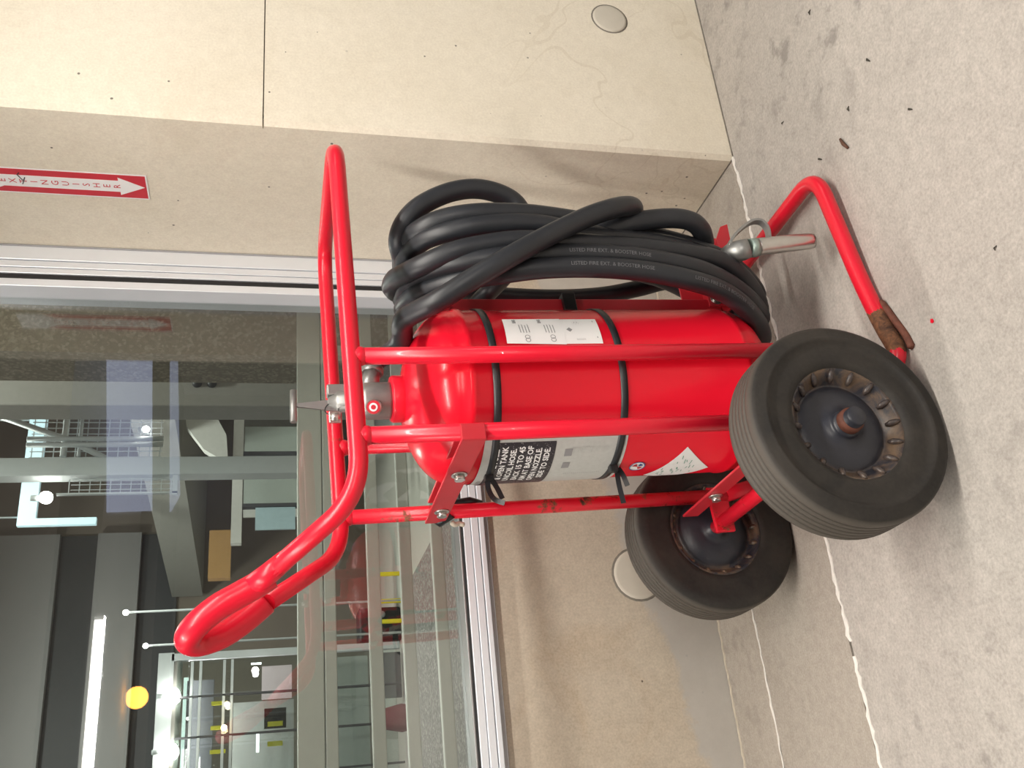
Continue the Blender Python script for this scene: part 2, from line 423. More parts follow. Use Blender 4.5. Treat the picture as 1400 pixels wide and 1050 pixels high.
# ---- garage lamps, with added fill tubes and glow panels
def tube_lamp(x0, x1, y, z, power, label, glow=6):
    t = empty('tube_light', ((x0+x1)/2, y, z)); tag(t, label, 'lamp', 'garage tube lights'); L = x1-x0
    MB().box(-L/2, L/2, -.06, .06, .05, .07).build('housing', 'housing', t, .004)
    MB().tube([(-L/2+.03, 0, .02), (0, 0, .02), (L/2-.03, 0, .02)], .034, 12).build('tube', emit('fluorescent tube', (1, .97, .9), glow), t)
    for sx in (-1, 1): MB().box(sx*L/2-.03, sx*L/2+.03, -.02, .02, -.01, .05).build('socket', 'housing', t)
    area_light('tube_glow', (0, 0, -.02), L, .05, power, (1, .945, .865), parent=t)
    return t
tube_lamp(-.65, 1.86, -3.2, 2.54, 110, 'long white fluorescent tube reflected in the window glass', 34)
tube_lamp(-.3, 2.1, .70, 2.52, 56, 'white fluorescent tube on the ceiling in front of the pilaster', 10)
tube_lamp(3.4, 5.8, -.5, 2.52, 18, 'added white fill tube far right of the cart, evens out the pilaster front', 8)  # added out of view to light the pilaster front evenly
tube_lamp(-2.6, -.2, 1.75, 2.52, 40, 'added white fill tube left of the cart, brightens the pilaster side', 8)  # fill added out of view to brighten the pilaster's side face
so = empty('sodium_lamp', (1.53, -5.4, 2.50)); tag(so, 'round glowing orange lamp reflected in the window glass', 'lamp')
MB().sphere((0, 0, 0), .11, 16).build('globe', emit('sodium glow', (1, .42, .06), 16), so)
MB().cyl((0, 0, .09), (0, 0, .125), .06).build('mount', 'housing', so)

pb = MB().prism([(2.83, -3.46), (4.4, -2.57), (6.0, -5.2), (3.84, -6.5)], 2.595, 2.618, 'z').build('reflection_glow_panel', emit('cool panel glow', (.55, .62, .85), 1.5)); tag(pb, 'added cool blue glow panel, nearer of two, puts a blue band in the glass', 'lamp', 'added glow panels')  # invented glowing sheet, there only to reflect a bluish band in the pane
pb = MB().prism([(4.55, -8.7), (6.4, -7.6), (6.9, -8.4), (5.2, -9.9)], 2.595, 2.618, 'z').build('reflection_glow_panel', emit('cool panel glow far', (.55, .62, .85), 1.1)); tag(pb, 'added cool blue glow panel, farther of two, puts a blue band in the glass', 'lamp', 'added glow panels')  # second invented sheet, for the lower bluish band in the pane

# ================================================================== WHEELED FIRE EXTINGUISHER
PSI, TAU, SC = R(-1.554), R(2.1), .3625
cN = Vector((.6165, 1.4178, .2)); FWD = Vector((math.cos(PSI), -math.sin(PSI), 0)); SIDE = Vector((math.sin(PSI), math.cos(PSI), 0))
axle = cN + SIDE*SC
rotm = Matrix.Rotation(-PSI, 4, 'Z') @ Matrix.Rotation(-TAU, 4, 'Y')
root = empty('wheeled_fire_extinguisher', axle + rotm.to_3x3() @ Vector((0, 0, -.2)), (0, -TAU, -PSI))
tag(root, 'red wheeled fire extinguisher cart with black coiled hose and two black tyres', 'extinguisher')
TX, TR = .243, .183          # tank axis, radius
RT = .0172                   # frame tube radius
def part(mb, name, mat, parent=root, bevel=0): return mb.build(name, mat, parent, bevel)

# tank
prof = [(1e-4, .150)]
prof += [(TR*math.sin(a), .255-.105*math.cos(a)) for a in [math.pi/2*i/10 for i in range(1, 11)]]
prof += [(TR+.0022, .258), (TR+.0022, .266), (TR, .269), (TR, .5), (TR, .846), (TR+.0025, .849), (TR+.003, .855), (TR+.0025, .861), (TR-.0005, .864)]
prof += [((TR-.0005)*math.cos(a), .866+.103*math.sin(a)) for a in [math.pi/2*i/12 for i in range(1, 12)]] + [(1e-4, .969)]
tank = part(MB().lathe(prof, 'z', (TX, 0, 0), 72), 'tank', 'red_tank')
part(MB().lathe([(.018, .955), (.047, .958), (.049, .962), (.049, .986), (.046, .99), (.018, .99)], 'z', (TX, 0, 0), 32), 'neck_ring', 'red', tank)
def cp(a, z, r=TR+.0012):
    a = R(a); return (TX+r*math.cos(a), r*math.sin(a), z)
def cyl_grid(mb, fn, nu, nv):
    vs = [fn(i/nu, j/nv) for j in range(nv+1) for i in range(nu+1)]
    fs = [(j*(nu+1)+i, j*(nu+1)+i+1, (j+1)*(nu+1)+i+1, (j+1)*(nu+1)+i) for j in range(nv) for i in range(nu)]
    return mb.add(vs, fs, True)
def cyl_quad(q, r, nu=24, nv=6):
    def fn(s, t):
        a = (q[0][0]*(1-s)+q[1][0]*s)*(1-t)+(q[3][0]*(1-s)+q[2][0]*s)*t
        z = (q[0][1]*(1-s)+q[1][1]*s)*(1-t)+(q[3][1]*(1-s)+q[2][1]*s)*t
        return cp(a, z, r)
    return cyl_grid(MB(), fn, nu, nv)
def cyl_poly(mb, pts, r):
    vs = [cp(a, z, r) for a, z in pts]; return mb.add(vs, [tuple(range(len(vs)))])
def cyl_text(mb, s, size, a0, z0, r, align='LEFT', stretch=1):
    v, f = text_mesh(s, size, align, stretch, .0005)
    return mb.add([cp(a0+math.degrees(x/TR), z0+y, r) for x, y in v], f)
# white maintenance label on the front-right of the tank (two overlapping sheets)
lab = part(cyl_quad([(-82.5, .577), (-58.5, .574), (-58.5, .682), (-82.5, .688)], TR+.0012), 'maintenance_label', 'white', tank)
lab2 = part(cyl_quad([(-83, .655), (-58.3, .652), (-58.6, .774), (-81.8, .778)], TR+.0018), 'maintenance_label', 'white', tank)
mb = MB(); rnd = random.Random(3)
for zc in (.745, .692):
    for dz in (.0, .006, .012, .018): cyl_poly(mb, [(-73-rnd.random(), zc-dz), (-66+rnd.random()*2, zc-dz), (-66, zc-dz-.0016), (-73, zc-dz-.0016)], TR+.0024)
    for a in (-79.3, -76.8):
        pts = [(a+math.degrees(.0055*math.cos(t*.5236)/TR), zc-.012+.0055*math.sin(t*.5236)) for t in range(12)]
        pin = [(a+math.degrees(.0042*math.cos(t*.5236)/TR), zc-.012+.0042*math.sin(t*.5236)) for t in range(12)]
        for t in range(12): u_ = (t+1) % 12; cyl_poly(mb, [pts[t], pts[u_], pin[u_], pin[t]], TR+.0024)
    cyl_text(mb, 'E4S', .009, -63.8, zc+.004, TR+.0024)
for k in range(7): cyl_poly(mb, [(-80+rnd.random(), .600-k*.0028+.03), (-62-rnd.random()*4, .600-k*.0028+.03), (-62, .599-k*.0028+.03), (-80, .599-k*.0028+.03)], TR+.0018)
cyl_poly(mb, [(-72.5, .640), (-70.5, .634), (-68.3, .640), (-70.4, .647)], TR+.0019)
cyl_poly(mb, [(-78, .586), (-61, .584), (-61, .5822), (-78, .5842)], TR+.0018)
tag(part(mb, 'label_print', 'inkgrey', tank), kind='stuff')
# instruction label towards the back
part(cyl_quad([(-222, .527), (-143.5, .532), (-143.5, .830), (-222, .838)], TR+.0012, 40, 6), 'instruction_label', 'paper', tank)
part(cyl_quad([(-222, .681), (-145.5, .683), (-145.5, .812), (-222, .812)], TR+.0017, 40, 4), 'instruction_panel', 'worn', tank)
mb = MB()
for k, s in enumerate(('& PULL.', '& OPEN TANK', 'UNCOIL HOSE.', 'BACK 15 TO 45', 'AIM AT BASE OF', 'OPEN NOZZLE.', 'SIDE TO SIDE.')):
    cyl_text(mb, s, .0165, -150 + (1.5 if k in (1, 3, 4) else 0), .7985-k*.0174, TR+.0023, 'RIGHT')
part(mb, 'instruction_text', 'white', tank)
mb = MB()
for k in range(24):
    z = .668-k*.0042
    cyl_poly(mb, [(-178, z), (-150-rnd.random()*6, z), (-150, z-.0012), (-178, z-.0012)], TR+.0018) if k > 4 else None
for a, z in ((-170, .66), (-158, .662)):
    cyl_poly(mb, [(a, z), (a+6, z), (a+6, z-.016), (a, z-.016)], TR+.0018)
cyl_text(mb, 'RULED', .013, -200, .818, TR+.0018, 'LEFT', 1.2)
tag(part(mb, 'instruction_fine_print', 'inkgrey', tank), kind='stuff')
# straps round the tank with tie heads and loose tails
T12 = ([(.055, -.018, .811), (.030, -.018, .813), (.004, -.027, .806), (-.009, -.037, .789)], [(.050, -.018, .804), (.026, -.027, .797), (.002, -.032, .791)])
T34 = ([(.061, -.018, .533), (.026, -.022, .537), (-.020, -.027, .537)], [(.061, -.018, .530), (.040, -.027, .526), (.017, -.027, .521)])
VIEW = Vector((-.42, -.87, .25))
for zc, a_h, tails in ((.808, -176, T12), (.546, -171, T34)):
    st = part(MB().lathe([(TR+.0005, -.0075), (TR+.003, -.0074), (TR+.003, .0074), (TR+.0005, .0075)], 'z', (TX, 0, zc), 72), 'strap', 'band', tank)
    h = Vector(cp(a_h, zc, TR+.007)); part(MB().box(h.x-.008, h.x+.008, h.y-.008, h.y+.008, h.z-.009, h.z+.009), 'tie_head', 'tie', tank, .002)
    for tl in tails:
        pts = smooth_path(tl, 6); vs = []
        for k_, p in enumerate(pts):
            tg = (pts[min(k_+1, len(pts)-1)]-pts[max(k_-1, 0)]).normalized(); wd = tg.cross(VIEW).normalized(); nn = tg.cross(wd).normalized()
            vs += [p+wd*.0052+nn*.0007, p-wd*.0052+nn*.0007, p-wd*.0052-nn*.0007, p+wd*.0052-nn*.0007]
        fs = [(i*4+k, i*4+(k+1) % 4, (i+1)*4+(k+1) % 4, (i+1)*4+k) for i in range(len(pts)-1) for k in range(4)]
        fs += [(0, 1, 2, 3), tuple(len(vs)-4+k for k in range(4))]
        part(MB().add(vs, fs), 'tie_tail', 'tie', tank)
# stickers
part(cyl_quad([(-206, .385), (-179.5, .317), (-154.5, .393), (-190, .455)], TR+.0012, 16, 8), 'inspection_tag', 'white', tank)
mb = MB()
for k in range(26):
    s, t = rnd.uniform(.12, .8), rnd.uniform(.15, .9)
    a = (-206*(1-s)+-179.5*s)*(1-t)+(-190*(1-s)+-154.5*s)*t; z = (.385*(1-s)+.317*s)*(1-t)+(.455*(1-s)+.393*s)*t
    da, dz = rnd.uniform(2, 5), rnd.uniform(-.003, .003)
    cyl_poly(mb, [(a, z), (a+da, z+dz), (a+da, z+dz-.0016), (a, z-.0016)], TR+.0018)
part(mb, 'tag_handwriting', 'green', tank)
def cyl_disc(a, z, r0, r1, rr_, n=24, a0=0, a1=360):
    m_ = MB()
    for i in range(n):
        t0, t1 = R(a0+(a1-a0)*i/n), R(a0+(a1-a0)*(i+1)/n)
        cyl_poly(m_, [(a+math.degrees(x*math.cos(t)/TR), z+x*math.sin(t)) for x, t in ((r0, t0), (r1, t0), (r1, t1), (r0, t1))], rr_)
    return m_
part(cyl_disc(-173, .489, .0001, .0175, TR+.0012), 'round_sticker', 'white', tank)
part(cyl_disc(-173, .489, .0155, .0175, TR+.0017), 'sticker_ring', 'blue', tank)
part(cyl_disc(-173, .489, .0001, .012, TR+.0017, 8, 20, 80), 'sticker_print', 'redink', tank)
part(cyl_disc(-173, .489, .0001, .012, TR+.0017, 8, 200, 260), 'sticker_print', 'redink', tank)
part(cyl_disc(-173, .489, .004, .012, TR+.0017, 8, 290, 345), 'sticker_print', 'blue', tank)

# frame: handle loop, four uprights, brackets, leg, axle
ZR = 1.087
hp = fillet([(-.146, -.056, 1.270), (-.040, -.2125, ZR), (.745, -.2125, ZR), (.745, .2125, ZR), (-.010, .2125, ZR), (-.146, .052, 1.245)],
            {1: .075, 2: .085, 3: .085, 4: .075}, 10)
part(MB().tube(hp, RT, 18), 'handle_loop', 'red_some')
gp = smooth_path([(-.128, -.058, 1.240), (-.142, -.057, 1.264), (-.155, -.053, 1.292), (-.172, -.048, 1.328), (-.193, -.037, 1.360), (-.208, -.018, 1.378), (-.215, .008, 1.380), (-.213, .036, 1.362), (-.199, .052, 1.325), (-.174, .057, 1.286), (-.144, .056, 1.248)], 6)
grip = part(MB().tube(gp, .0235, 20), 'handle_grip', 'red')
part(MB().tube([(-.143, -.060, 1.268), (-.128, -.080, 1.241), (-.112, -.103, 1.213)], [.0215, .0195, .0178], 16), 'grip_collar', 'red', grip)
for y, mat_, f in ((-.2125, 'red', .229), (-.2125, 'red', .069), (.2125, 'red_far', .229), (.2125, 'red_far', .066)):
    zt = ZR-.004; zb = .10 if f > .1 else .175
    u_ = part(MB().tube([(f, y, zb), (f, y, .6), (f, y, zt)], RT-.001, 16), 'upright_tube', mat_)
    part(MB().lathe([(RT-.001, ZR-.024), (RT+.0008, ZR-.020), (RT+.0016, ZR-.014), (RT-.001, ZR-.008)], 'z', (f, y, 0), 16), 'weld_bead', 'red', u_)
def hexbolt(c, axis, parent, rad=.011, nm='bolt'):
    c = Vector(c); a = Vector(axis)
    m_ = MB().tube([c, c+a*.003], rad*1.45, 18).tube([c+a*.003, c+a*.013], rad, 6)
    return part(m_, nm, 'steel', parent)
br = part(MB().box(.046, .052, -.228, .228, .858, .904).box(.046, .078, -.232, -.226, .858, .904), 'upper_bracket', 'redbr', bevel=.002)
hexbolt((.046, -.062, .879), (-1, 0, 0), br); hexbolt((.046, .150, .879), (-1, 0, 0), br)
part(MB().box(.080, .086, -.19, .19, .862, .900), 'tank_saddle', 'redbr', bevel=.002)
part(MB().tube([(.058, .205, .845), (.050, .232, .870), (.062, .236, .885), (.086, .232, .862), (.088, .21, .80), (.09, .228, .77)], [.01, .012, .012, .011, .009, .004], 8), 'frayed_tape', 'tie')
part(MB().tube(smooth_path([(.046, .222, .846), (.040, .226, .838), (.043, .230, .826), (.038, .228, .815)], 4), [.002]+[.006]*11+[.002], 6), 'tape_scrap', 'caulk_t')
lb = part(MB().box(.024, .030, -.228, .228, .250, .290), 'lower_bracket', 'redbr', bevel=.002)
hexbolt((.024, .088, .268), (-1, 0, 0), lb); hexbolt((.024, -.09, .268), (-1, 0, 0), lb)
part(MB().tube([(0, -.262, .2), (0, 0, .2), (0, .262, .2)], .0165, 16), 'axle', 'red_axle')
for y in (-.2125, .2125):
    part(MB().box(-.024, .088, y-.005, y+.005, .172, .222), 'axle_plate', 'red_axle', bevel=.003)
# front leg: bent tube resting on the floor, with a worn steel shoe
leg = part(MB().tube(fillet([(.067, -.2125, .18), (.100, -.232, .05), (.150, -.325, .012), (.225, -.300, .008), (.350, -.281, .008), (.662, -.262, .0125),
      (.662, .262, .0125), (.350, .281, .008), (.150, .300, .012), (.100, .232, .05), (.067, .2125, .18)],
      {1: .05, 2: .05, 3: .05, 4: .1, 5: .07, 6: .07, 7: .1, 8: .05, 9: .05}, 8), RT+.001, 18), 'front_leg', 'red_foot')
part(MB().tube(smooth_path([(.295, -.303, -.002), (.235, -.322, -.005), (.19, -.338, -.004), (.158, -.345, .0)], 5), [.003]+[.008]*14+[.004], 8), 'leg_shoe', 'rustshoe', leg)

# valve
vb = part(MB().lathe([(.02, .985), (.037, .990), (.0385, .995), (.0385, 1.042), (.034, 1.050), (.024, 1.054), (.022, 1.060), (.022, 1.098), (.017, 1.102), (.01, 1.116), (1e-4, 1.118)], 'z', (TX-.003, 0, 0), 32), 'valve_body', 'cast')
part(MB().tube([(.265, .0, 1.03), (.290, .004, 1.026), (.3125, .008, 1.021)], [.020, .0185, .0175], 16), 'outlet', 'cast', vb)
part(MB().tube([(.305, .007, 1.022), (.312, .008, 1.021), (.322, .008, 1.019)], .0235, 8), 'hose_coupling', 'cast', vb)
gdir = Vector((-.42, -.88, .22)).normalized(); gc = Vector((.206, -.042, 1.030))
g_ = part(MB().tube([gc-gdir*.012, gc+gdir*.008, gc+gdir*.010], .0155, 24), 'gauge', 'steel', vb)
part(MB().tube([gc+gdir*.0102, gc+gdir*.0112, gc+gdir*.0122], .0135, 24), 'gauge_face', 'redink', vb)
part(MB().tube([gc+gdir*.0123, gc+gdir*.0130, gc+gdir*.0136], .0085, 20), 'gauge_dial', 'white', vb)
part(MB().tube([gc+gdir*.0137, gc+gdir*.0142, gc+gdir*.0146], .0048, 16), 'gauge_dial', 'redink', vb)
lv = part(MB().prism([(.214, 1.070), (.232, 1.185), (.238, 1.185), (.246, 1.10), (.250, 1.070)], -.003, .003), 'lever', 'cast', vb, .001)
part(MB().tube([(.198, 0, 1.186), (.233, 0, 1.185), (.268, 0, 1.184)], .0068, 12), 'lever_cross_bar', 'cast', lv)
part(MB().box(.252, .276, -.012, .012, 1.066, 1.118), 'clevis', 'cast', vb, .003)
part(MB().box(.178, .204, -.035, -.030, 1.096, 1.119).sphere((.191, -.032, 1.107), .011, 10), 'seal_tag', 'steel', vb, .002)
part(MB().tube(smooth_path([(.192, -.032, 1.112), (.210, -.02, 1.125), (.232, -.006, 1.117), (.236, .004, 1.10), (.214, -.015, 1.098), (.198, -.03, 1.104)], 5), .0012, 6), 'seal_wire', 'tie', vb)

# hose rack in front of the tank
rk = part(MB().box(.440, .476, -.018, .018, .19, .865), 'rack_bar', 'redbr', bevel=.003)
part(MB().box(.470, .545, -.022, .022, .868, .873).box(.540, .545, -.022, .022, .868, .905).box(.440, .475, -.022, .022, .845, .873), 'top_hook', 'redbr', rk, .001)
part(MB().box(.43, .62, -.062, -.057, .185, .245).box(.43, .62, .057, .062, .185, .245).box(.43, .62, -.062, .062, .183, .188).prism([(.545, .172), (.636, .165), (.628, .185), (.590, .206), (.547, .206)], -.098, -.092, 'y').box(.545, .56, -.098, .062, .183, .19), 'bottom_hook', 'redbr', rk, .001)
hexbolt((.448, -.062, .226), (0, -1, 0), rk, .010)
part(MB().box(.440, .486, -.03, .01, .555, .585), 'hose_clip', 'tie', rk, .002)

# hose: five long loops hung over the hooks, a loose top loop, a crossing end from the valve and the nozzle end
HR = .0218
L1 = [(0.566, -0.042, 0.943), (0.566, -0.092, 0.939), (0.56, -0.142, 0.927), (0.564, -0.182, 0.882), (0.568, -0.202, 0.809), (0.571, -0.202, 0.714), (0.57, -0.192, 0.624), (0.559, -0.182, 0.513), (0.543, -0.172, 0.409), (0.523, -0.162, 0.313), (0.501, -0.142, 0.229), (0.48, -0.102, 0.16), (0.469, -0.042, 0.105)]
L2 = [(0.533, -0.052, 0.944), (0.54, -0.102, 0.933), (0.537, -0.152, 0.909), (0.532, -0.197, 0.845), (0.536, -0.212, 0.764), (0.536, -0.212, 0.678), (0.522, -0.207, 0.592), (0.514, -0.197, 0.493), (0.51, -0.188, 0.397), (0.497, -0.172, 0.306), (0.481, -0.142, 0.216), (0.461, -0.092, 0.149), (0.455, -0.032, 0.102)]
L3 = [(0.499, -0.022, 0.967), (0.489, -0.073, 0.968), (0.473, -0.122, 0.952), (0.463, -0.162, 0.93), (0.468, -0.202, 0.874), (0.477, -0.217, 0.814), (0.484, -0.227, 0.733), (0.482, -0.227, 0.639), (0.479, -0.222, 0.525), (0.475, -0.217, 0.424), (0.472, -0.207, 0.345), (0.466, -0.188, 0.267), (0.447, -0.152, 0.202), (0.433, -0.102, 0.151), (0.434, -0.032, 0.104)]
L4 = [(0.482, -0.032, 0.945), (0.473, -0.092, 0.938), (0.459, -0.162, 0.897), (0.448, -0.207, 0.825), (0.448, -0.227, 0.738), (0.449, -0.232, 0.655), (0.446, -0.237, 0.572), (0.44, -0.237, 0.489), (0.43, -0.232, 0.407), (0.42, -0.217, 0.332), (0.408, -0.182, 0.254), (0.39, -0.142, 0.191), (0.39, -0.073, 0.133)]
L5 = [(0.456, -0.032, 0.941), (0.438, -0.102, 0.922), (0.426, -0.162, 0.865), (0.413, -0.212, 0.78), (0.413, -0.232, 0.703), (0.411, -0.242, 0.622), (0.405, -0.247, 0.538), (0.395, -0.247, 0.454), (0.381, -0.242, 0.381), (0.373, -0.217, 0.305), (0.358, -0.182, 0.241), (0.347, -0.122, 0.177), (0.35, -0.052, 0.13)]
D = [(0.322, 0.008, 1.022), (0.342, 0.013, 1.008), (0.350, 0.006, 0.990), (0.352, -0.018, 0.972), (0.353, -0.062, 0.963), (0.352, -0.112, 0.969), (0.351, -0.150, 0.963), (0.351, -0.212, 0.911), (0.38, -0.250, 0.841), (0.42, -0.268, 0.765), (0.467, -0.270, 0.684), (0.515, -0.267, 0.597), (0.545, -0.262, 0.529), (0.571, -0.238, 0.477), (0.583, -0.205, 0.455), (0.577, -0.172, 0.468), (0.556, -0.150, 0.532), (0.523, -0.13, 0.616)]
H2 = [(0.522, -0.152, 0.611), (0.534, -0.197, 0.539), (0.55, -0.212, 0.457), (0.558, -0.217, 0.38), (0.556, -0.212, 0.33), (0.549, -0.192, 0.297), (0.545, -0.150, 0.270), (0.54, -0.105, 0.252), (0.535, -0.09, 0.235), (0.522, -0.11, 0.226), (0.505, -0.150, 0.228), (0.497, -0.170, 0.230)]
L0 = [(0.5, -0.122, 0.721), (0.59, -0.122, 0.678), (0.645, -0.132, 0.69), (0.669, -0.142, 0.73), (0.673, -0.152, 0.789), (0.658, -0.152, 0.852), (0.625, -0.147, 0.912), (0.592, -0.132, 0.946), (0.568, -0.102, 0.957), (0.559, -0.052, 0.945), (.56, .02, .93), (.58, .07, .88), (.60, .09, .8)]
F1 = [(0.614, 0.088, 0.904), (0.615, 0.138, 0.844), (0.616, 0.178, 0.747), (0.618, 0.198, 0.63), (0.614, 0.198, 0.515), (0.618, 0.193, 0.398), (0.629, 0.178, 0.3), (0.635, 0.148, 0.216), (0.60, 0.08, 0.13)]
F2 = [(0.575, -0.09, 0.600), (0.601, -0.062, 0.642), (0.591, -0.003, 0.672), (0.587, 0.057, 0.685), (0.578, 0.117, 0.713), (0.539, 0.138, 0.764), (.50, .13, .82)]
def far_half(fb, ft, yb, off):      # from the bottom of one loop up the far side to the top of the next
    return [(fb+.05, .03, .100), (fb+.11, .075, .150), (.62+off, .095, .28), (.66+off, .10, .50), (.66+off, .10, .70), (.62+off*.5, .085, .85), (ft+.03, .04, .93)]
path = L1 + far_half(.469, .533, 0, .03) + L2 + far_half(.455, .499, 0, .02) + L3 + far_half(.434, .482, 0, .0) + L4 + far_half(.40, .456, 0, -.01) + L5 + [(.40, .0, .105), (.52, .06, .11)] + list(reversed(F1)) + [(.585, .03, .93)]
hose = part(MB().tube(smooth_path(path, 6), HR, 16), 'hose', 'hose')
part(MB().tube(smooth_path(D, 8), HR, 18), 'hose_outlet_end', 'hose', hose)
part(MB().tube(smooth_path(H2, 8), HR, 18), 'hose_nozzle_end', 'hose', hose)
part(MB().tube(smooth_path(L0, 8), HR, 18), 'hose_loose_loop', 'hose', hose)
part(MB().tube(smooth_path(F2, 8), HR, 18), 'hose_crossing_strand', 'hose', hose)
def hose_text(strand, s, size, t0, ang, name):
    pts = smooth_path(strand, 24); cum = [0]
    for a, b in zip(pts, pts[1:]): cum.append(cum[-1]+(b-a).length)
    v, f = text_mesh(s, size); out = []
    for x, y in v:
        L = t0 + x                      # reads down along the strand
        i = max(0, min(len(pts)-2, next((k for k in range(len(cum)-1) if cum[k+1] >= L), len(pts)-2)))
        t = (L-cum[i])/(cum[i+1]-cum[i]); p = pts[i].lerp(pts[i+1], t); tg = (pts[i+1]-pts[i]).normalized()
        nrm = Vector((-.45, -.9, .25)); nrm = (nrm-tg*nrm.dot(tg)).normalized(); bi = tg.cross(nrm)
        a = ang - y/HR
        out.append(p + (nrm*math.cos(a)+bi*math.sin(a))*(HR+.0006))
    part(MB().add(out, f), name, 'hoseink', hose)
hose_text(L5, 'LISTED FIRE EXT. & BOOSTER HOSE', .011, .40, -.1, 'hose_print')
hose_text(L5, 'LISTED FIRE EXT. & BOOSTER HOSE', .011, .66, -.1, 'hose_print')
hose_text(L4, 'LISTED FIRE EXT. & BOOSTER HOSE', .011, .42, -.1, 'hose_print')

# nozzle with D handle
nz = part(MB().tube([(.500, -.162, .232), (.493, -.182, .229), (.489, -.200, .214), (.490, -.207, .200)], [.020, .024, .024, .0215], 18), 'nozzle', 'cast')
part(MB().tube([(.490, -.207, .201), (.4905, -.207, .190), (.4915, -.208, .180)], [.0205, .0215, .0208], 20), 'green_ring', 'brass', nz)
part(MB().tube([(.4915, -.208, .180), (.492, -.209, .176), (.497, -.215, .115), (.5015, -.221, .052), (.502, -.222, .045)], [.0205, .0198, .0190, .0180, .0165], 20), 'nozzle_barrel', 'steel', nz)
arch = smooth_path([(.500, -.190, .240), (.518, -.198, .232), (.542, -.202, .206), (.560, -.207, .176), (.559, -.210, .154), (.538, -.212, .145), (.508, -.212, .149)], 6)
vs = []
for i_, p in enumerate(arch):
    tg = (arch[min(i_+1, len(arch)-1)]-arch[max(i_-1, 0)]).normalized(); sd = Vector((0, 1, 0)); nn = tg.cross(sd).normalized()
    vs += [p+sd*.009+nn*.003, p-sd*.009+nn*.003, p-sd*.009-nn*.003, p+sd*.009-nn*.003]
fs = [(i_*4+k, i_*4+(k+1) % 4, (i_+1)*4+(k+1) % 4, (i_+1)*4+k) for i_ in range(len(arch)-1) for k in range(4)] + [(0, 1, 2, 3), tuple(len(vs)-4+k for k in range(4))]
part(MB().add(vs, fs), 'nozzle_handle', 'cast', nz, .001)

# wheels
TP = [(.112, .014), (.116, .006), (.130, .002), (.150, .004), (.160, .003), (.166, -.0005), (.170, -.004), (.174, -.0035), (.178, -.001), (.190, -.001), (.197, .004), (.2005, .013)]
for k in range(5):
    y = .022+k*.0138
    TP += [(.201, y-.0035), (.201, y), (.1945, y+.0006), (.1945, y+.0044), (.201, y+.0050)]
TP += [(.2005, .092), (.197, .101), (.190, .106), (.172, .107), (.150, .102), (.130, .103), (.116, .099), (.112, .091), (.112, .05)]
RP = [(1e-4, -.020), (.017, -.020), (.0195, -.017), (.0195, .012), (.026, .014), (.028, .020), (.030, .027), (.052, .030), (.074, .034), (.086, .038), (.089, .040), (.0905, .036), (.108, .016), (.116, .009), (.118, .012)]
RB = [(.118, .094), (.112, .099), (.106, .092), (.100, .076), (.094, .070), (.086, .078), (.066, .090), (.040, .094), (.022, .094), (.022, .104), (1e-4, .104)]
wheel_me = MB().lathe(TP, 'y', (0, 0, 0), 72)
rim_mb = MB().lathe(RP, 'y', (0, 0, 0), 60).lathe(RB, 'y', (0, 0, 0), 60)
w1 = wheel_me.build('wheel', 'tire', root, loc=(0, -SC, .2)); rim1 = rim_mb.build('rim', 'rim', w1)
hub1 = MB().lathe([(.0196, -.004), (.024, -.002), (.0245, .012), (.02, .016)], 'y', (0, 0, 0), 24).build('hub_sleeve', 'rustshoe', w1)
w2 = w1.copy(); C.objects.link(w2); w2.location = (0, SC-.013, .2); w2.rotation_euler = (0, 0, math.pi)
for s_ in (rim1, hub1):
    c = s_.copy(); C.objects.link(c); c.parent = w2
lug = MB().tube([(.091, .030, 0), (.097, .0235, 0), (.106, .0165, 0), (.112, .012, 0)], [.003, .0062, .0058, .0025], 8).build('rim_lug', 'rim', w1)
lug_in = MB().tube([(.098, .076, 0), (.104, .087, 0), (.109, .094, 0)], [.003, .006, .003], 8).build('rim_lug', 'rim', w2)
for k in range(1, 16):
    for src, par in ((lug, w1), (lug_in, w2)):
        c = src.copy(); C.objects.link(c); c.parent = par; c.rotation_euler = (0, 2*math.pi*k/16, 0)

# ================================================================== SIGN AND SMALL THINGS
sg = empty('arrow_sign', (XP-.001, 2.187, 1.56)); tag(sg, 'red and white downward arrow sign lettered EXTINGUISHER on the pilaster side', 'sign')
def spoly(mb, pts, d):              # (y, z) outline on the pilaster side, standing d proud
    vs = [(-d, -y, z) for y, z in pts] + [(0, -y, z) for y, z in pts]; n = len(pts)
    return mb.add(vs, [tuple(range(n))]+[(i, (i+1) % n, (i+1) % n+n, i+n) for i in range(n)])
Hs = .46
part(spoly(MB(), [(-.0515, -.004), (.0515, -.004), (.0515, Hs), (-.0515, Hs)], .0010), 'sign_backing', 'white', sg)
part(spoly(MB(), [(-.0475, 0), (.0475, 0), (.0475, Hs-.004), (-.0475, Hs-.004)], .0014), 'sign_field', 'redink', sg)
part(spoly(MB(), [(0, .004), (.037, .067), (.0235, .067), (.0235, .345), (.0475, .385), (.0475, Hs-.004), (-.0475, Hs-.004), (-.0475, .385), (-.0235, .345), (-.0235, .067), (-.037, .067)], .0018), 'sign_arrow', 'white', sg)
mb = MB()
for k, ch in enumerate('EXTINGUISHER'):
    v, f = text_mesh(ch, .0245, 'CENTER', 1.15); z0 = .348-k*.0249-.010
    mb.add([(-.0023, -x, z0+y) for x, y in v], f)
part(mb, 'sign_lettering', 'redink', sg)
mb = MB().tube([(-.0025, .012, .300), (-.0025, -.016, .290)], .0012, 6).tube([(-.0025, -.004, .297), (-.0025, -.026, .306), (-.0025, -.034, .300)], .0012, 6)
part(mb, 'scribble', 'ink', sg)

